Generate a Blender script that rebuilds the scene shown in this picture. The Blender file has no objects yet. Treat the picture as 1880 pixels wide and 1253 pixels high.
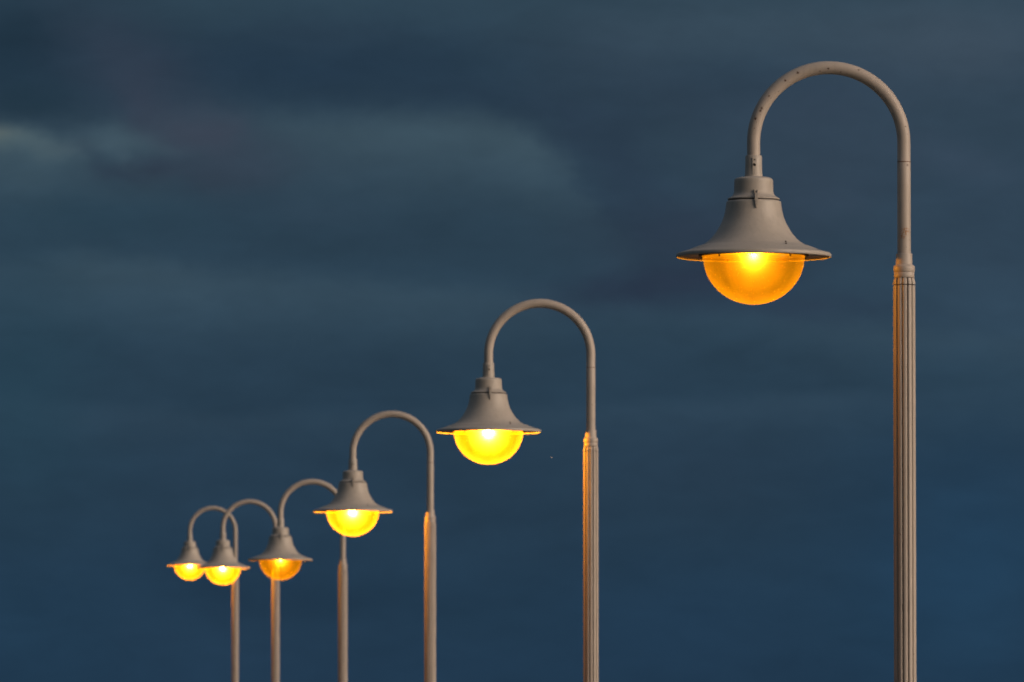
import bpy, bmesh, math, random
from mathutils import Vector, Matrix
S = bpy.context.scene
col = S.collection
R = math.radians

# ------------------------------------------------------------ camera
PITCH = R(3.158)
cd = bpy.data.cameras.new('camera')
cam = bpy.data.objects.new('camera', cd); col.objects.link(cam)
cam.location = (0, 0, 1.6); cam.rotation_euler = (math.pi/2 + PITCH, 0, 0)
cd.sensor_width = 36; cd.lens = 290; cd.clip_start = .1; cd.clip_end = 5000
cd.dof.use_dof = True; cd.dof.focus_distance = 40.6; cd.dof.aperture_fstop = 11.5
S.camera = cam
S.view_settings.view_transform = 'Standard'; S.view_settings.look = 'None'
S.view_settings.exposure = 0; S.view_settings.gamma = 1

# ------------------------------------------------------------ dusk light
SUN_EL, SUN_AZ = R(7), R(117)        # azimuth clockwise from the viewing direction (+Y): behind, to the right
sd = bpy.data.lights.new('afterglow', 'SUN'); sun = bpy.data.objects.new('afterglow', sd); col.objects.link(sun)
sd.energy = 2.55; sd.angle = R(40); sd.color = (1.0, .79, .63)
dirv = Vector((math.sin(SUN_AZ)*math.cos(R(16)), math.cos(SUN_AZ)*math.cos(R(16)), math.sin(R(16))))
sun.rotation_euler = dirv.to_track_quat('Z', 'Y').to_euler()

w = bpy.data.worlds.new('World'); S.world = w; w.use_nodes = True
nt = w.node_tree; nt.nodes.clear()
def N(t, **kw):
    n = nt.nodes.new(t)
    for k, v in kw.items(): setattr(n, k, v)
    return n
def M(op, a, b=None, c=None, clamp=False):
    n = N('ShaderNodeMath', operation=op); n.use_clamp = clamp
    for i, v in enumerate((a, b, c)):
        if v is None: continue
        if isinstance(v, (int, float)): n.inputs[i].default_value = v
        else: nt.links.new(v, n.inputs[i])
    return n.outputs[0]
def mixc(f, a, b, blend='MIX'):
    n = N('ShaderNodeMix', data_type='RGBA', blend_type=blend)
    for i, v in ((0, f), (6, a), (7, b)):
        if isinstance(v, (int, float)): n.inputs[i].default_value = v
        elif isinstance(v, tuple): n.inputs[i].default_value = (*v, 1)
        else: nt.links.new(v, n.inputs[i])
    return n.outputs[2]
def lin(r, g, b):
    f = lambda c: (c/255/12.92 if c/255 <= .04045 else ((c/255+.055)/1.055)**2.4)
    return (f(r), f(g), f(b))
STR = 0.1
tc = N('ShaderNodeTexCoord')
sep = N('ShaderNodeSeparateXYZ'); nt.links.new(tc.outputs['Generated'], sep.inputs[0])
dx, dy, dz = sep.outputs
# heading (deg, right of +Y) and elevation (deg) of each direction
az = M('MULTIPLY', M('ARCTAN2', dx, dy), 57.2958)
el = M('MULTIPLY', M('ARCSINE', dz), 57.2958)
def noise(scale, sx, sz, detail=4, rough=.5, dist=0, off=(0, 0, 0)):
    mp = N('ShaderNodeMapping'); mp.inputs['Scale'].default_value = (sx, sx, sz); mp.inputs['Location'].default_value = off
    nt.links.new(tc.outputs['Generated'], mp.inputs[0])
    n = N('ShaderNodeTexNoise'); n.inputs['Scale'].default_value = scale; n.inputs['Detail'].default_value = detail
    n.inputs['Roughness'].default_value = rough; n.inputs['Distortion'].default_value = dist
    nt.links.new(mp.outputs[0], n.inputs['Vector'])
    return M('SUBTRACT', n.outputs['Fac'], .5)
wx = noise(34, 1, 1.6, 6, .6, 0, (3.1, 0, 1)); wz = noise(34, 1, 1.6, 6, .6, 0, (0, 7.3, 4))
wx2 = noise(150, 1, 1.5, 5, .6, 0, (5, 1, 2)); wz2 = noise(150, 1, 1.5, 5, .6, 0, (1, 9, 3))
azw = M('ADD', M('MULTIPLY_ADD', wx, .75, az), M('MULTIPLY', wx2, .34)); elw = M('ADD', M('MULTIPLY_ADD', wz, .26, el), M('MULTIPLY', wz2, .16))
def blob(a, e, sa, se, rot=0):
    """soft bank of cloud round heading a, elevation e (degrees), 1 in its middle"""
    u = M('SUBTRACT', azw, a); v = M('SUBTRACT', elw, e)
    c, s = math.cos(R(rot)), math.sin(R(rot))
    u2 = M('MULTIPLY_ADD', u, c/sa, M('MULTIPLY', v, s/sa)); v2 = M('MULTIPLY_ADD', v, c/se, M('MULTIPLY', u, -s/se))
    q = M('ADD', M('MULTIPLY', u2, u2), M('MULTIPLY', v2, v2))
    return M('EXPONENT', M('MULTIPLY', q, -1))
F = 15144
def P(x, y): return ((x-940)/F*57.2958, 3.158 + (626.5-y)/F*57.2958)
# vertical run of the cloud deck's colour with elevation
ramp = N('ShaderNodeValToRGB')
stops = [(0.0, (33, 56, 77)), (.10, (34, 57, 77)), (.30, (38, 59, 77)), (.46, (40, 61, 78)), (.56, (45, 67, 84)), (.66, (44, 65, 81)), (.80, (46, 65, 80)), (.90, (41, 61, 77)), (1.0, (47, 68, 83))]
cr = ramp.color_ramp; cr.interpolation = 'EASE'
cr.elements[0].position = stops[0][0]; cr.elements[0].color = (*lin(*stops[0][1]), 1)
cr.elements[1].position = stops[-1][0]; cr.elements[1].color = (*lin(*stops[-1][1]), 1)
for p_, c_ in stops[1:-1]:
    e_ = cr.elements.new(p_); e_.color = (*lin(*c_), 1)
nt.links.new(M('DIVIDE', M('SUBTRACT', elw, .79), 4.74, clamp=True), ramp.inputs[0])
c = ramp.outputs[0]
BL = [  # x, y, half width, half height (tele pixels), tilt, colour, amount
 (0, 80, 170, 110, 8, (30, 49, 64), .85), (70, 185, 110, 36, 6, (32, 52, 66), .6), (560, 120, 330, 65, 0, (36, 55, 73), .75), (860, 180, 190, 34, -6, (37, 55, 72), .7), (1060, 240, 90, 50, -40, (40, 56, 74), .55), (240, 110, 160, 70, -28, (48, 60, 76), .75), (600, 60, 120, 30, 0, (50, 68, 86), .25),
 (15, 258, 90, 18, -8, (80, 98, 103), .75), (0, 246, 40, 12, -8, (96, 106, 104), .5), (60, 320, 170, 50, 0, (58, 80, 94), .5), (130, 268, 70, 12, 4, (74, 92, 102), .5),
 (235, 252, 80, 20, -10, (67, 87, 99), .45), (320, 265, 60, 14, -22, (63, 82, 95), .45), (228, 285, 14, 26, 0, (66, 85, 98), .4),
 (290, 190, 60, 34, -50, (52, 62, 78), .65), (400, 250, 90, 44, -18, (58, 67, 82), .85), (182, 290, 20, 44, 20, (48, 65, 80), .55), (215, 320, 40, 14, -20, (46, 60, 76), .6), (290, 310, 60, 22, 5, (46, 58, 74), .8), (400, 320, 110, 30, 0, (51, 63, 78), .7),
 (1150, 110, 170, 90, 0, (54, 71, 87), .5), (1400, 50, 330, 60, 0, (59, 78, 93), .65), (1750, 90, 230, 90, 0, (63, 79, 94), .75), (1480, 200, 170, 70, 0, (55, 69, 87), .45), (1250, 190, 90, 40, -20, (46, 62, 78), .4),
 (1160, 310, 60, 110, 15, (41, 57, 74), .7), (700, 440, 420, 50, 0, (42, 62, 78), .5), (180, 400, 190, 45, 0, (42, 66, 82), .55), (560, 390, 90, 26, -8, (48, 66, 82), .4),
 (1260, 430, 150, 60, 0, (44, 57, 74), .8), (1200, 525, 150, 36, 6, (40, 52, 70), .85), (1480, 560, 160, 30, -4, (42, 56, 74), .6), (1450, 400, 160, 110, 0, (52, 66, 83), .45), (1340, 500, 90, 24, 8, (44, 54, 72), .6),
 (1800, 420, 160, 200, 0, (53, 71, 89), .5), (1540, 340, 120, 70, 0, (55, 69, 86), .4), (1740, 300, 120, 30, -15, (58, 74, 92), .4), (30, 720, 140, 200, 0, (38, 68, 84), .45), (1780, 720, 150, 90, 0, (46, 70, 88), .5),
 (1300, 860, 160, 70, 0, (42, 61, 79), .4), (1780, 1050, 200, 220, 0, (34, 63, 88), .8), (30, 1180, 190, 150, 0, (34, 60, 82), .6), (480, 1150, 220, 100, 0, (35, 57, 78), .5), (1250, 1150, 200, 90, 0, (33, 58, 82), .4),
]
def curve(pts, lo, hi, src):
    fcn = N('ShaderNodeFloatCurve'); cv = fcn.mapping.curves[0]
    P2 = [((x_-X0)/(X1-X0), (v_-lo)/(hi-lo)) for x_, v_ in pts]
    cv.points[0].location = P2[0]; cv.points[1].location = P2[-1]
    for q_ in P2[1:-1]: cv.points.new(*q_)
    fcn.mapping.update(); nt.links.new(src, fcn.inputs['Value'])
    return M('MULTIPLY_ADD', fcn.outputs[0], hi-lo, lo)
X0, X1 = -2400, 4200
ud = M('DIVIDE', M('SUBTRACT', azw, P(X0, 0)[0]), P(X1, 0)[0]-P(X0, 0)[0], clamp=True)
def bank(c, edge, amt, col_, top, fall):
    """a bank of paler cloud with a fairly firm, ragged upper edge that melts away below it"""
    ye = curve(edge, -600, 1400, ud)                                   # tele pixels below the frame's top
    yy = M('MULTIPLY', M('SUBTRACT', P(0, 0)[1], elw), F/57.2958)
    dd = M('SUBTRACT', yy, ye)
    up_ = N('ShaderNodeMapRange', interpolation_type='SMOOTHSTEP'); nt.links.new(dd, up_.inputs['Value']); up_.inputs['From Min'].default_value = -top; up_.inputs['From Max'].default_value = top
    dn_ = M('EXPONENT', M('MULTIPLY', M('POWER', M('DIVIDE', M('MAXIMUM', dd, 0), fall), 1.6), -1))
    return mixc(M('MULTIPLY', M('MULTIPLY', up_.outputs[0], dn_), curve(amt, 0, 1, ud)), c, lin(*col_))
def banks(c):
    c = bank(c, [(-2400, 300), (-600, 200), (0, 228), (90, 252), (160, 250), (210, 232), (330, 222), (450, 205), (560, 214), (700, 226), (800, 228), (890, 224), (960, 246), (1040, 290), (1090, 350), (1180, 430), (1880, 380), (4200, 300)],
             [(-2400, .5), (-400, .8), (0, .95), (120, .7), (180, .45), (260, .75), (340, .5), (430, .25), (520, .45), (640, .62), (800, .70), (920, .76), (1000, .56), (1060, .40), (1120, .22), (1240, .05), (1400, 0), (1900, 0), (2600, .5), (4200, .3)], (65, 86, 98), 34, 105)
    c = bank(c, [(-2400, 500), (0, 488), (200, 478), (420, 500), (700, 520), (1000, 530), (1300, 560), (1880, 620), (4200, 560)],
             [(-2400, .5), (0, .35), (180, .75), (320, .65), (500, .5), (800, .45), (1000, .35), (1100, .15), (1300, .15), (1600, .35), (1880, .4), (4200, .5)], (60, 81, 95), 30, 90)
    c = bank(c, [(-2400, 700), (0, 730), (300, 745), (900, 760), (1500, 735), (1880, 720), (4200, 760)],
             [(-2400, .3), (0, .2), (300, .3), (900, .25), (1300, .3), (1600, .4), (1880, .3), (4200, .3)], (54, 75, 92), 22, 60)
    return c
c = banks(c)
for (x, y, sx, sy, rot, cl, am) in BL:
    a, e = P(x, y); k = 57.2958/F
    c = mixc(M('MULTIPLY', blob(a, e, sx*k*1.1, sy*k*1.1, rot), am), c, lin(*cl))
# finer wisps, stretched along the horizon
n1 = noise(32, 1, 3.0, 6, .55, .3); n2 = noise(95, 1, 2.4, 7, .62, .4)
g = M('ADD', 1, M('ADD', M('MULTIPLY', n1, .42), M('MULTIPLY', n2, .30)))
vm = N('ShaderNodeVectorMath', operation='SCALE'); nt.links.new(c, vm.inputs[0]); nt.links.new(g, vm.inputs['Scale'])
vm2 = N('ShaderNodeVectorMath', operation='SCALE'); nt.links.new(vm.outputs[0], vm2.inputs[0]); vm2.inputs['Scale'].default_value = 1/STR
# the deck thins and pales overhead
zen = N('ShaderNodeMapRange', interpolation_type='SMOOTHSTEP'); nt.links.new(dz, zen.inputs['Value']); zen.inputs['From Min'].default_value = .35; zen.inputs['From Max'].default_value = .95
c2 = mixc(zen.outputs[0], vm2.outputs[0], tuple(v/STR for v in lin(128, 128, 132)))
# the clear sky behind the clouds
sky = N('ShaderNodeTexSky', sky_type='NISHITA'); sky.sun_disc = False
sky.sun_elevation = SUN_EL; sky.sun_rotation = SUN_AZ
sk = N('ShaderNodeVectorMath', operation='SCALE'); nt.links.new(sky.outputs[0], sk.inputs[0]); sk.inputs['Scale'].default_value = .45
open_ = N('ShaderNodeMapRange', interpolation_type='SMOOTHSTEP')      # the deck breaks up towards the afterglow
sdir = N('ShaderNodeVectorMath', operation='DOT_PRODUCT'); nt.links.new(tc.outputs['Generated'], sdir.inputs[0]); sdir.inputs[1].default_value = (math.sin(SUN_AZ), math.cos(SUN_AZ), .1)
nt.links.new(sdir.outputs['Value'], open_.inputs['Value']); open_.inputs['From Min'].default_value = .05; open_.inputs['From Max'].default_value = .85
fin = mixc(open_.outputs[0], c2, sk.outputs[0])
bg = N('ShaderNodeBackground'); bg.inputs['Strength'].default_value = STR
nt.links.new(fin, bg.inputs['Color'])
out = N('ShaderNodeOutputWorld'); nt.links.new(bg.outputs[0], out.inputs[0])

# ------------------------------------------------------------ materials
def mat(name, color=None, rough=.5, metal=0):
    m = bpy.data.materials.new(name); m.use_nodes = True
    b = m.node_tree.nodes['Principled BSDF']
    if color: b.inputs['Base Color'].default_value = (*color, 1)
    b.inputs['Roughness'].default_value = rough; b.inputs['Metallic'].default_value = metal
    return m, m.node_tree, b
def paint(name, base, spots=.5, grime=.25, rust_at=None, seed=0.0):
    m, t, b = mat(name, base, .48)
    L = t.links.new
    def n(ty, **kw):
        x = t.nodes.new(ty)
        for k, v in kw.items(): setattr(x, k, v)
        return x
    co = n('ShaderNodeTexCoord'); oi = n('ShaderNodeObjectInfo')
    ad = n('ShaderNodeVectorMath', operation='ADD')
    rnd = n('ShaderNodeMath', operation='MULTIPLY_ADD'); L(oi.outputs['Random'], rnd.inputs[0]); rnd.inputs[1].default_value = 37; rnd.inputs[2].default_value = seed
    L(co.outputs['Object'], ad.inputs[0]); L(rnd.outputs[0], ad.inputs[1])
    def noi(sc, det, ro=.5):
        x = n('ShaderNodeTexNoise'); x.inputs['Scale'].default_value = sc; x.inputs['Detail'].default_value = det; x.inputs['Roughness'].default_value = ro
        L(ad.outputs[0], x.inputs['Vector']); return x.outputs['Fac']
    def rng(v, a, b_, c_=0, d=1):
        x = n('ShaderNodeMapRange'); L(v, x.inputs[0])
        for i, q in enumerate((a, b_, c_, d)): x.inputs[i+1].default_value = q
        return x.outputs[0]
    def mx(f, a, c_):
        x = n('ShaderNodeMix', data_type='RGBA')
        for i, v in ((0, f), (6, a), (7, c_)):
            if isinstance(v, tuple): x.inputs[i].default_value = (*v, 1)
            else: L(v, x.inputs[i])
        return x.outputs[2]
    dirt = tuple(v*.62 for v in base)
    cc = mx(rng(noi(9, 6, .65), .42, .72, 0, grime), base, dirt)
    cc = mx(rng(noi(230, 4, .7), .35, .70, 0, .36), cc, tuple(v*.7 for v in base))       # gritty salt-worn paint
    smp = n('ShaderNodeMapping'); smp.inputs['Scale'].default_value = (1, 1, .07); L(ad.outputs[0], smp.inputs[0])
    stn = n('ShaderNodeTexNoise'); stn.inputs['Scale'].default_value = 60; stn.inputs['Detail'].default_value = 4; L(smp.outputs[0], stn.inputs['Vector'])
    cc = mx(rng(stn.outputs['Fac'], .52, .72, 0, .30), cc, tuple(v*.62 for v in base))     # rain streaks
    big = noi(14, 2); sm = noi(95, 3, .6)
    mul = n('ShaderNodeMath', operation='MULTIPLY'); L(rng(big, .56, .66), mul.inputs[0]); L(rng(sm, .66-.05*spots, .70-.05*spots), mul.inputs[1])
    cc = mx(mul.outputs[0], cc, (.085, .028, .010))
    if rust_at:                                                                           # scabs of rust at known places
        jn = noi(330, 2)
        for (p, r) in rust_at:
            dn = n('ShaderNodeVectorMath', operation='DISTANCE'); L(co.outputs['Object'], dn.inputs[0]); dn.inputs[1].default_value = p
            jg = n('ShaderNodeMath', operation='MULTIPLY_ADD'); L(jn, jg.inputs[0]); jg.inputs[1].default_value = r*2.2; L(dn.outputs['Value'], jg.inputs[2])
            f1 = rng(jg.outputs[0], r*2.0, r*1.6)
            if r > .012:
                k = n('ShaderNodeMath', operation='MULTIPLY'); L(f1, k.inputs[0]); L(rng(noi(170, 3, .6), .48, .56), k.inputs[1]); f1 = k.outputs[0]
            cc = mx(f1, cc, (.30, .12, .02) if r > .012 else (.06, .022, .010))
    L(cc, b.inputs['Base Color'])
    bm_ = n('ShaderNodeBump'); bm_.inputs['Strength'].default_value = .25; bm_.inputs['Distance'].default_value = .0015
    L(noi(240, 3, .6), bm_.inputs['Height']); L(bm_.outputs[0], b.inputs['Normal'])
    return m
BASE = (.475, .415, .37)
PX = .756/284                      # metres per pixel at the nearest lamp
m_pole = paint('worn beige paint of shaft', BASE, .2, .25)
m_arm_far = paint('beige paint of arm', BASE, .8, .22)
m_arm = paint('worn beige paint of arm', BASE, .3, .26, seed=11.3, rust_at=[((0.004, -.03, .115), .026), ((-.010, -.03, .090), .018)] +
    [(((x-1660)*.002662, -.0302, (468-y)*.002662), r*.002662) for x, y, r in ((1465, 133.4, 3.2), (1398.7, 198.5, 3.4), (1396, 203.5, 2.8), (1387, 217.6, 3.2), (1385, 212, 2.4), (1521, 125.7, 2.6), (1544, 133.4, 3.2), (1506, 131, 2.6), (1577, 128, 2.4), (1442, 147.5, 2.6), (1668, 246, 3.0), (1663, 232, 2.4), (1650, 176, 2.4), (1667, 303, 3.2), (1412, 176, 2.2))])
m_shade = paint('dusty grey-beige paint of shade', (.445, .405, .365), .05, .35)
m_dark = mat('dark gasket rubber', (.03, .025, .022), .7)[0]
m_hole = mat('dark screw hole', (.012, .008, .006), .8)[0]
m_seam = mat('rust seam', (.13, .05, .02), .8)[0]
m_refl = mat('white enamel reflector', (.30, .26, .22), .6)[0]

def bulb_mat(name, e, blue=.1):
    m = bpy.data.materials.new(name); m.use_nodes = True; t = m.node_tree; t.nodes.clear()
    em = t.nodes.new('ShaderNodeEmission'); em.inputs[0].default_value = (1, .42, blue, 1); em.inputs[1].default_value = e
    o = t.nodes.new('ShaderNodeOutputMaterial'); t.links.new(em.outputs[0], o.inputs[0])
    return m
def globe_mat(name):
    """amber acrylic bowl: clear enough to see the bulb through, hazy enough to glow"""
    m = bpy.data.materials.new(name); m.use_nodes = True; t = m.node_tree; t.nodes.clear(); L = t.links.new
    tr = t.nodes.new('ShaderNodeBsdfTransparent'); tr.inputs[0].default_value = (1, .93, .14, 1)
    tl = t.nodes.new('ShaderNodeBsdfTranslucent'); tl.inputs[0].default_value = (.95, .66, .004, 1)
    def refr(ro, ior, tint):
        x = t.nodes.new('ShaderNodeBsdfRefraction'); x.distribution = 'GGX'; x.inputs['Color'].default_value = (*tint, 1)
        x.inputs['Roughness'].default_value = ro; x.inputs['IOR'].default_value = ior; return x
    r1 = refr(.72, 1.6, (1, .64, .05)); r2 = refr(.43, 1.45, (1, .76, .62))
    rf = t.nodes.new('ShaderNodeMixShader'); rf.inputs[0].default_value = .45; L(r1.outputs[0], rf.inputs[1]); L(r2.outputs[0], rf.inputs[2])
    gl = t.nodes.new('ShaderNodeBsdfGlossy'); gl.inputs['Roughness'].default_value = .12
    co = t.nodes.new('ShaderNodeTexCoord')
    nz = t.nodes.new('ShaderNodeTexNoise'); nz.inputs['Scale'].default_value = 9; nz.inputs['Detail'].default_value = 2
    mp = t.nodes.new('ShaderNodeMapping'); mp.inputs['Scale'].default_value = (1, 1, .3)
    L(co.outputs['Object'], mp.inputs[0]); L(mp.outputs[0], nz.inputs[0])
    rg = t.nodes.new('ShaderNodeMapRange'); L(nz.outputs['Fac'], rg.inputs[0])
    for i, q in enumerate((.3, .7, .058, .086)): rg.inputs[i+1].default_value = q
    sp = t.nodes.new('ShaderNodeSeparateXYZ'); L(co.outputs['Object'], sp.inputs[0])
    def mth(op, *v):
        x = t.nodes.new('ShaderNodeMath'); x.operation = op
        for i_, q in enumerate(v):
            if isinstance(q, (int, float)): x.inputs[i_].default_value = q
            else: L(q, x.inputs[i_])
        return x.outputs[0]
    an = mth('ARCTAN2', sp.outputs[1], mth('ADD', sp.outputs[0], 276*.002662))
    tot = rg.outputs[0]
    for deg, wd, st in ((-124, .022, .016), (-117, .016, .012), (-44, .022, .016), (-38, .05, -.008), (-132, .06, -.009), (-66, .015, .006), (58, .02, .014), (130, .02, .014)):   # moulding lines down the bowl
        q = mth('DIVIDE', mth('SUBTRACT', an, math.radians(deg)), wd)
        tot = mth('ADD', tot, mth('MULTIPLY', mth('EXPONENT', mth('MULTIPLY', mth('MULTIPLY', q, q), -1)), st))
    a = t.nodes.new('ShaderNodeMixShader'); L(tot, a.inputs[0]); L(tr.outputs[0], a.inputs[1]); L(tl.outputs[0], a.inputs[2])
    b = t.nodes.new('ShaderNodeMixShader'); b.inputs[0].default_value = .072; L(a.outputs[0], b.inputs[1]); L(rf.outputs[0], b.inputs[2])
    fc = t.nodes.new('ShaderNodeLayerWeight'); fc.inputs[0].default_value = .5
    pw = t.nodes.new('ShaderNodeMath'); pw.operation = 'POWER'; L(fc.outputs['Facing'], pw.inputs[0]); pw.inputs[1].default_value = 5
    lw = t.nodes.new('ShaderNodeMath'); lw.operation = 'MULTIPLY_ADD'; L(pw.outputs[0], lw.inputs[0]); lw.inputs[1].default_value = .22; lw.inputs[2].default_value = .03
    d = t.nodes.new('ShaderNodeMixShader'); L(lw.outputs[0], d.inputs[0]); L(b.outputs[0], d.inputs[1]); L(gl.outputs[0], d.inputs[2])
    o = t.nodes.new('ShaderNodeOutputMaterial'); L(d.outputs[0], o.inputs[0])
    return m
m_globe = globe_mat('amber acrylic')
def sodium(name, watts, blue):
    """the glowing arc tube as seen, and the lamp light it gives"""
    d_ = bpy.data.lights.new(name+' light', 'POINT'); d_.energy = watts; d_.color = (1, .38 if watts < 50 else .37, blue)
    d_.shadow_soft_size = 5*.002662; d_.use_soft_falloff = False
    m_ = bulb_mat(name, 120, blue*1.5); m_.cycles.emission_sampling = 'NONE'
    return m_, d_
B_BRIGHT, B_MID, B_DIM = sodium('bright sodium bulb', 112, .085), sodium('sodium bulb', 104, .085), sodium('dim sodium bulb', 34, .03)

# ------------------------------------------------------------ mesh helpers
def link(name, bm, m, parent=None, smooth=True, angle=35, slot_object=False):
    bmesh.ops.recalc_face_normals(bm, faces=bm.faces)
    me = bpy.data.meshes.new(name); bm.to_mesh(me); bm.free()
    if smooth:
        for p in me.polygons: p.use_smooth = True
        me.set_sharp_from_angle(angle=R(angle))
    me.materials.append(m)
    o = bpy.data.objects.new(name, me); col.objects.link(o)
    if slot_object:
        o.material_slots[0].link = 'OBJECT'; o.material_slots[0].material = m
    if parent: o.parent = parent
    return o
def lathe(bm, prof, seg=96, cx=0.0, rad=None, closed=True):
    """revolve (radius, z) pairs round the vertical through x=cx; rad(theta, r, z) may shape the radius"""
    rings = []
    for (r, z) in prof:
        ring = []
        if r < 1e-6:
            ring = [bm.verts.new((cx, 0, z))]
        else:
            for k in range(seg):
                a = 2*math.pi*k/seg; rr = rad(a, r, z) if rad else r
                ring.append(bm.verts.new((cx+rr*math.cos(a), rr*math.sin(a), z)))
        rings.append(ring)
    for A, B in zip(rings, rings[1:]):
        for k in range(seg):
            q = (k+1) % seg
            if len(A) == 1 and len(B) == 1: continue
            if len(A) == 1: bm.faces.new((A[0], B[k], B[q]))
            elif len(B) == 1: bm.faces.new((A[k], B[0], A[q]))
            else: bm.faces.new((A[k], B[k], B[q], A[q]))
    return rings
def spline(pts, n=6):
    """Catmull-Rom through (r, y) points"""
    o = []
    P_ = [pts[0]]+list(pts)+[pts[-1]]
    for i in range(1, len(P_)-2):
        a, b, c_, d = P_[i-1:i+3]
        for k in range(n):
            t = k/n
            o.append(tuple(.5*((2*b[j])+(-a[j]+c_[j])*t+(2*a[j]-5*b[j]+4*c_[j]-d[j])*t*t+(-a[j]+3*b[j]-3*c_[j]+d[j])*t**3) for j in (0, 1)))
    o.append(pts[-1]); return o
def V(pairs, y0=468.0):            # (radius px, y px) -> metres, z up from the shade's rim
    return [(r*PX, (y0-y)*PX) for r, y in pairs]
def cyl(bm, p0, p1, r0, r1, seg=16):
    p0, p1 = Vector(p0), Vector(p1); d = (p1-p0); q = d.to_track_quat('Z', 'Y')
    A = [bm.verts.new(p0+q@Vector((r0*math.cos(2*math.pi*k/seg), r0*math.sin(2*math.pi*k/seg), 0))) for k in range(seg)]
    B = [bm.verts.new(p1+q@Vector((r1*math.cos(2*math.pi*k/seg), r1*math.sin(2*math.pi*k/seg), 0))) for k in range(seg)]
    for k in range(seg): bm.faces.new((A[k], A[(k+1) % seg], B[(k+1) % seg], B[k]))
    bm.faces.new(A[::-1]); bm.faces.new(B)

# ------------------------------------------------------------ one street lamp (origin: pole axis at the foot of the arm's rim height)
HX = -276*PX                       # head axis
HEIGHT = 4.25                      # rim above the pavement
def make_lamp():
    root = bpy.data.objects.new('street_lamp', None); col.objects.link(root)
    root.empty_display_size = .3
    Z = HEIGHT
    up = lambda pr: [(r, z+Z) for r, z in pr]
    # fluted shaft
    def flute(a, r, z):
        ph = (a/(2*math.pi)*12+.5) % 1.0            # grooves at 15, 45, 75 ... degrees
        d = min(ph, 1-ph)                           # 0 in the groove
        g = math.exp(-(d/.11)**2)
        convex = .04*math.cos((ph-.5)*math.pi)
        return r*(1-.17*g+convex-.04)
    bm = bmesh.new()
    lathe(bm, [(20.2*PX, Z-(524-468)*PX), (20.4*PX, Z-(760-468)*PX), (20.6*PX, Z-2.6), (21.5*PX, .62)], 12*18, 0, flute)
    shaft = link('shaft', bm, m_pole, root, angle=50)
    bm = bmesh.new()                                # short fluted cap over the shaft
    lathe(bm, up(V([(18.6, 510.6), (19.2, 513), (20.3, 518), (20.6, 522.4), (19.4, 522.6)])), 12*18, 0, flute)
    link('fluted_cap', bm, m_pole, shaft, angle=50)
    bm = bmesh.new()                                # cast collar
    lathe(bm, up(V([(12.0, 465.2), (14.6, 465.6), (15, 466.6), (15, 484.4), (15.6, 486), (19.0, 488.6), (19.5, 490), (19.5, 497.5), (18.9, 499.2), (18.2, 500.0), (18.4, 501.2), (18.9, 502), (18.9, 508.6), (18.4, 509.8), (16.5, 510.0)])), 64)
    link('pole_collar', bm, m_pole, root)
    bm = bmesh.new()                                # base casting with plinth and door
    lathe(bm, [(.056, .70), (.064, .69), (.068, .66), (.066, .63), (.090, .60), (.094, .56), (.088, .53), (.088, .16), (.10, .12), (.135, .10), (.15, .06), (.15, .03), (.17, .028), (.17, 0)], 64)
    base = link('base', bm, m_pole, root)
    bm = bmesh.new(); bmesh.ops.create_cube(bm, size=1, matrix=Matrix.Translation((0, -.086, .34)) @ Matrix.Diagonal((.07, .012, .26, 1)))
    bmesh.ops.bevel(bm, geom=bm.edges[:], offset=.003, segments=2, affect='EDGES')
    link('access_door', bm, m_pole, base)
    # bent arm
    bm = bmesh.new(); rt = 12.15*PX; Ra = 138*PX; zc = Z+(468-261)*PX; cxa = -Ra
    path = [Vector((0, 0, Z+1*PX)), Vector((0, 0, Z+60*PX)), Vector((0, 0, Z+120*PX)), Vector((0, 0, Z+(468-296.9)*PX)), Vector((0, 0, Z+(468-296.4)*PX))]
    NA = 96
    for k in range(NA+1):
        a = math.pi*k/NA; path.append(Vector((cxa+Ra*math.cos(a), 0, zc+Ra*math.sin(a))))
    path += [Vector((-2*Ra, 0, Z+(468-290)*PX))]
    rings = []
    for i, p in enumerate(path):
        t = (path[min(i+1, len(path)-1)]-path[max(i-1, 0)]).normalized(); nrm = Vector((0, 1, 0)); bi = t.cross(nrm)
        r = rt*(1.01 if i < 4 else .99)
        rings.append([bm.verts.new(p+(math.cos(2*math.pi*k/32)*nrm+math.sin(2*math.pi*k/32)*bi)*r) for k in range(32)])
    for A, B in zip(rings, rings[1:]):
        for k in range(32): bm.faces.new((A[k], A[(k+1) % 32], B[(k+1) % 32], B[k]))
    # object origin of the arm at the collar so its rust sits where the photo has it
    bmesh.ops.translate(bm, verts=bm.verts, vec=(0, 0, -Z))
    arm = link('arm', bm, m_arm_far, root, slot_object=True); arm.location = (0, 0, Z)
    bm = bmesh.new(); lathe(bm, [(rt*1.0, (468-296.0)*PX), (rt*1.03, (468-296.3)*PX), (rt*1.03, (468-297.3)*PX), (rt*1.0, (468-297.6)*PX)], 48)
    link('weld_seam', bm, m_seam, arm)
    # lamp head ----------------------------------------------------------
    bm = bmesh.new()
    lathe(bm, up(V([(11.5, 285), (14.6, 285.1), (15.1, 286), (15.3, 305), (15.9, 318), (16.8, 324.5), (14, 325.5)])), 64, HX)
    neck = link('neck', bm, m_shade, root)
    bm = bmesh.new()
    for (dx_, y_, r_) in ((1.6, 293.5, 1.5), (1.2, 303, 2.5), (-.1, 301, 1.2)):
        yb = -15.4*PX
        cyl(bm, (HX+dx_*PX, yb+.004, Z+(468-y_)*PX), (HX+dx_*PX, yb-.0006, Z+(468-y_)*PX), r_*PX, r_*PX, 14)
    link('screw_hole', bm, m_hole, neck)
    bm = bmesh.new()                                # raised mould line down the neck
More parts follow.
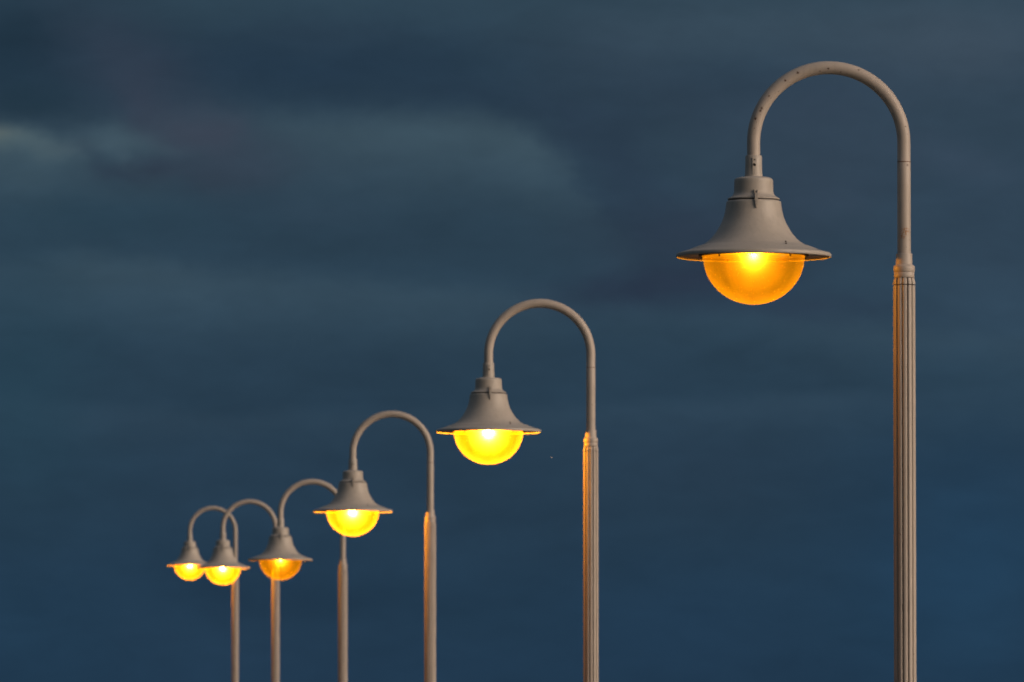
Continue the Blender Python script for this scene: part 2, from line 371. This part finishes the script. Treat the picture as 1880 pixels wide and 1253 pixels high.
    bmesh.ops.create_cube(bm, size=1, matrix=Matrix.Translation((HX-1.9*PX, -15.6*PX, Z+(468-305)*PX)) @ Matrix.Diagonal((1.1*PX, 2.2*PX, 31*PX, 1)))
    link('mould_line', bm, m_shade, neck)
    bm = bmesh.new()                                # cap above the seam
    pr = [(14, 323.5), (19, 324), (26, 325), (32, 326.6), (34.8, 328.6), (35.5, 331)] + spline([(35.6, 334), (35.9, 346), (36.3, 352), (37.6, 356.5), (40.5, 360), (44.5, 362.3), (47.0, 363.4)], 5)+[(47.9, 364.2), (47.9, 365.6), (47.0, 366.3), (40, 366.5)]
    lathe(bm, up(V(pr)), 96, HX)
    link('shade_cap', bm, m_shade, root)
    bm = bmesh.new(); lathe(bm, up(V([(38, 366.0), (46.4, 366.2), (46.6, 367.2), (46.4, 368.2), (38, 368.4)])), 96, HX)
    gasket = bm
    bm = bmesh.new()                                # bell and brim, with its hollow underside
    bell = spline([(50.4, 372.5), (51.0, 378), (52.2, 386), (55.2, 398), (59.4, 409), (64.8, 419), (72.0, 430), (81.5, 440.5), (91, 447.5), (97.5, 450.6)], 6)
    brim = [(98.6, 451.0), (100.4, 451.2), (102.0, 451.7)] + spline([(104, 452.4), (112, 455.6), (121.5, 459.6), (131, 462.4), (139.5, 464.6)], 5) + [(141.6, 465.8), (142.4, 467.2), (142.4, 471.4), (141.9, 472.4), (140.9, 472.5), (140.3, 471.6), (139.5, 469.0)]
    under = spline([(137, 467.4), (126, 465.8), (114, 464.2), (102, 463.2), (99, 462.8)], 4)
    lathe(bm, up(V([(40, 368.2), (47.2, 368.3), (49.0, 369.2), (50.1, 370.8)] + bell + brim + under + [(98, 462), (94, 452), (60, 440)])), 128, HX)
    shade = link('lamp_shade', bm, m_shade, root)
    g = link('gasket', gasket, m_dark, shade)
    bm = bmesh.new()                                # latch bridging the seam
    lx = HX+3.4*PX
    def slab(x0, x1, z0, z1, y0, y1, taper=0):
        mt = []
        for z in (z0, z1):
            s_ = taper if z == z1 else 0
            for (x, y) in ((x0+s_, y0+0*s_), (x1-s_, y0), (x1-s_, y1), (x0+s_, y1)): mt.append(bm.verts.new((x, y, z)))
        for f_ in ((0, 1, 2, 3), (4, 5, 6, 7), (0, 1, 5, 4), (1, 2, 6, 5), (2, 3, 7, 6), (3, 0, 4, 7)): bm.faces.new([mt[i] for i in f_])
    zz = lambda y: Z+(468-y)*PX
    slab(lx-2.9*PX, lx+2.9*PX, zz(372), zz(357), -54*PX, -38*PX)
    slab(lx-3.6*PX, lx-1.6*PX, zz(357), zz(350), -41*PX, -35*PX)
    slab(lx+1.4*PX, lx+3.2*PX, zz(357), zz(351.5), -41*PX, -35*PX)
    slab(lx-2.6*PX, lx+2.6*PX, zz(372), zz(385), -54.5*PX, -49*PX, 1.6*PX)
    bmesh.ops.bevel(bm, geom=bm.edges[:], offset=.0009, segments=2, affect='EDGES')
    link('latch', bm, m_shade, shade)
    for (sx_, sy_) in ((56, 448.5), (56, 453.0)):   # two brim screws, right of centre
        rr = 92.5 if sy_ < 450 else 106; yy = -math.sqrt(rr*rr-sx_*sx_)
        bm = bmesh.new(); cyl(bm, (HX+sx_*PX, yy*PX, zz(sy_)), (HX+(sx_+.6)*PX, (yy-.6)*PX, zz(sy_-1.6)), 1.7*PX, 1.5*PX, 12)
        link('screw', bm, m_dark, shade)
    # globe seat, clips, reflector, bulb
    bm = bmesh.new(); lathe(bm, up(V([(98.8, 462.9), (101.2, 463.4), (101.2, 469.8), (100.4, 470.4), (95.6, 470.4), (95.0, 469.8), (95.0, 462.9)])), 96, HX)
    ring = link('globe_ring', bm, m_dark, shade)
    for a in range(6):
        th = R(-90-41+a*60) if False else R([-132, -48, 12, 62, 118, 168][a]); rr = 96.5*PX
        bm = bmesh.new(); p = Vector((HX+rr*math.cos(th), rr*math.sin(th), zz(470.8)))
        cyl(bm, p, p-Vector((0, 0, 3.6*PX)), 2.3*PX, 1.7*PX, 12)
        link('clip', bm, m_dark, shade)
    bm = bmesh.new(); lathe(bm, up(V([(94.6, 468.2), (88, 467.6), (60, 465.4), (40, 464.4), (12, 464), (11, 460)])), 96, HX)
    link('reflector', bm, m_refl, root)
    bm = bmesh.new()
    prof = [(93.4, 468.0), (93.4, 469.0)]
    for k in range(1, 37):
        a = math.pi/2*k/36
        prof.append((93.4*math.cos(a) if k < 36 else 0, 469.5+89.6*math.sin(a)))
    seams = [R(s_) for s_ in (-118, -112, -62, -57, 62, 118, 10, 170)]
    def rib(a, r, z):
        d = min(abs((a-s_+math.pi) % (2*math.pi)-math.pi) for s_ in seams)
        return r*(1+.0015*math.exp(-(d/.018)**2))
    lathe(bm, up(V(prof)), 240, HX, rib)
    link('globe', bm, m_globe, root, angle=80)
    bm = bmesh.new(); bmesh.ops.create_uvsphere(bm, u_segments=14, v_segments=10, radius=1, matrix=Matrix.Translation((HX, 0, zz(470.5))) @ Matrix.Diagonal((4.4*PX, 4.4*PX, 3.9*PX, 1)))
    link('bulb', bm, B_BRIGHT[0], root, slot_object=True)
    lo = bpy.data.objects.new('bulb_light', B_BRIGHT[1]); col.objects.link(lo); lo.parent = root; lo.location = (HX, 0, zz(470.5))
    bm = bmesh.new(); lathe(bm, up(V([(0, 460.0), (7, 460.2), (7, 466), (5, 467.4), (0, 467.5)])), 24, HX)
    link('bulb_socket', bm, m_refl, root)
    return root
def kids(o): return [c_ for c_ in bpy.data.objects if c_.parent == o]
def copy_tree(o, parent=None):
    c_ = o.copy(); col.objects.link(c_); c_.parent = parent
    for ch in kids(o): copy_tree(ch, c_)
    return c_

# where each lamp stands: x, y, height of the shade rim, bulb, turn (deg), label
LAMPS = [
 (1.916, 40.223, 4.24, B_DIM, 0, 'nearest and tallest arched street lamp, rust specks on its arm, dim orange half-globe'),
 (0.566, 59.198, 4.219, B_BRIGHT, 1.5, 'second largest arched street lamp, glowing yellow half-globe alone below the middle of the photo'),
 (-0.775, 78.166, 4.301, B_BRIGHT, -1, 'third largest arched street lamp, its yellow globe in front of a farther pole'),
 (-1.992, 97.135, 4.381, B_DIM, 1, 'small arched street lamp with an orange globe darker than the yellow ones beside it'),
 (-3.287, 114.708, 4.774, B_MID, 0, 'small arched street lamp whose yellow globe overlaps the farthest lamp globe from the front'),
 (-4.463, 133.031, 5.323, B_MID, -1, 'smallest and farthest arched street lamp, leftmost, its globe partly behind its neighbour'),
]
lamp = make_lamp()
m_first_arm = m_arm
trees = [lamp]+[copy_tree(lamp) for _ in LAMPS[1:]]
for i, (r_, (x, y, zr, bm_, rz, lab)) in enumerate(zip(trees, LAMPS)):
    r_.location = (x, y, zr-HEIGHT); r_.rotation_euler = (0, 0, R(rz))
    r_['label'] = lab; r_['category'] = 'street lamp'; r_['group'] = 'row of arched street lamps'
    for ch in kids(r_):
        if i == 0 and ch.name.startswith('arm'): ch.material_slots[0].material = m_first_arm
        kind_ = ch.name.split('.')[0]
        if kind_ == 'bulb': ch.material_slots[0].material = bm_[0]
        if kind_ == 'bulb_light': ch.data = bm_[1]
        if kind_ in ('bulb', 'bulb_light') and bm_ is B_DIM: ch.location.z += 3*PX        # lamps seated higher in their sockets

# ------------------------------------------------------------ ground that carries the lamps (below the frame)
def gz(y):
    pts = [(-60, 0)]+[(l[1], l[2]-HEIGHT) for l in LAMPS]+[(180, LAMPS[-1][2]-HEIGHT+.6), (400, LAMPS[-1][2]-HEIGHT+1)]
    pts.insert(1, (20, LAMPS[0][2]-HEIGHT))
    for (a, za), (b, zb) in zip(pts, pts[1:]):
        if y <= b: return za+(zb-za)*max(0, (y-a)/(b-a))
    return pts[-1][1]
ys = sorted(set([-400, -60, 0, 10, 20, 400, 1500, 2600]+[l[1] for l in LAMPS]+list(range(24, 200, 8))))
def cx_path(y):
    pts = [(l[1], l[0]) for l in LAMPS]
    if y <= pts[0][0]: return pts[0][1]+(y-pts[0][0])*(pts[1][1]-pts[0][1])/(pts[1][0]-pts[0][0])
    for (a, xa), (b, xb) in zip(pts, pts[1:]):
        if y <= b: return xa+(xb-xa)*(y-a)/(b-a)
    return pts[-1][1]+(y-pts[-1][0])*-.08
def strip(name, offs, dz, m, kind='structure', y0=-400, y1=2600):
    bm = bmesh.new(); rows = []
    for y in ys:
        if y < y0 or y > y1: continue
        rows.append([bm.verts.new((cx_path(y)*(1 if abs(o_) < 50 else 0)+o_, y, gz(y)+dz)) for o_ in offs])
    for A, B in zip(rows, rows[1:]):
        for k in range(len(offs)-1): bm.faces.new((A[k], A[k+1], B[k+1], B[k]))
    o = link(name, bm, m, None); o['kind'] = kind; return o
def ground_mat(name, a, b_, sc):
    m, t, bs = mat(name, a, .9)
    co = t.nodes.new('ShaderNodeTexCoord'); n_ = t.nodes.new('ShaderNodeTexNoise'); n_.inputs['Scale'].default_value = sc; n_.inputs['Detail'].default_value = 8
    mx = t.nodes.new('ShaderNodeMix'); mx.data_type = 'RGBA'; mx.inputs[6].default_value = (*a, 1); mx.inputs[7].default_value = (*b_, 1)
    t.links.new(co.outputs['Object'], n_.inputs['Vector']); t.links.new(n_.outputs['Fac'], mx.inputs[0]); t.links.new(mx.outputs[2], bs.inputs['Base Color'])
    return m
strip('ground', [-900, -60, -3.2, 2.2, 60, 900], -.12, ground_mat('dark coastal turf', (.03, .045, .02), (.07, .065, .04), 2))
strip('pavement', [-2.6, -1.3, 0, 1.2], .0, ground_mat('concrete paving', (.16, .15, .14), (.24, .22, .20), 6), y0=-60, y1=400)

# ------------------------------------------------------------ a small moth in the lamplight
mr = bpy.data.objects.new('moth', None); col.objects.link(mr)
mr['label'] = 'tiny pale moth in the air between the two nearest lamps'; mr['category'] = 'moth'
mr.location = (0.2, 41.969, 3.322)
m_moth = mat('pale dusty wing scales', (.34, .31, .32), .8)[0]
bm = bmesh.new(); bmesh.ops.create_uvsphere(bm, u_segments=10, v_segments=8, radius=1, matrix=Matrix.Diagonal((.0022, .0065, .0022, 1)))
link('body', bm, m_moth, mr)
for s in (-1, 1):
    bm = bmesh.new()
    v = [bm.verts.new(p) for p in ((0, .004, .001), (s*.011, .007, .006), (s*.012, .001, .0065), (s*.006, -.003, .003), (s*.008, -.008, .004), (s*.002, -.007, .001))]
    bm.faces.new(v); bmesh.ops.triangulate(bm, faces=bm.faces[:])
    bmesh.ops.solidify(bm, geom=bm.faces[:], thickness=.0003)
    link('wing', bm, m_moth, mr, smooth=False)
mr.rotation_euler = (R(60), R(20), R(30)); mr.scale = (.55, .55, .55)
w.cycles.sampling_method = 'NONE'
S.cycles.use_denoising = True; S.cycles.use_adaptive_sampling = False; S.cycles.use_light_tree = False
S.cycles.caustics_refractive = False; S.cycles.caustics_reflective = False; S.cycles.sample_clamp_indirect = 1.0; S.cycles.diffuse_bounces = 2
S.cycles.pixel_filter_type = 'BLACKMAN_HARRIS'; S.cycles.filter_width = 1.75
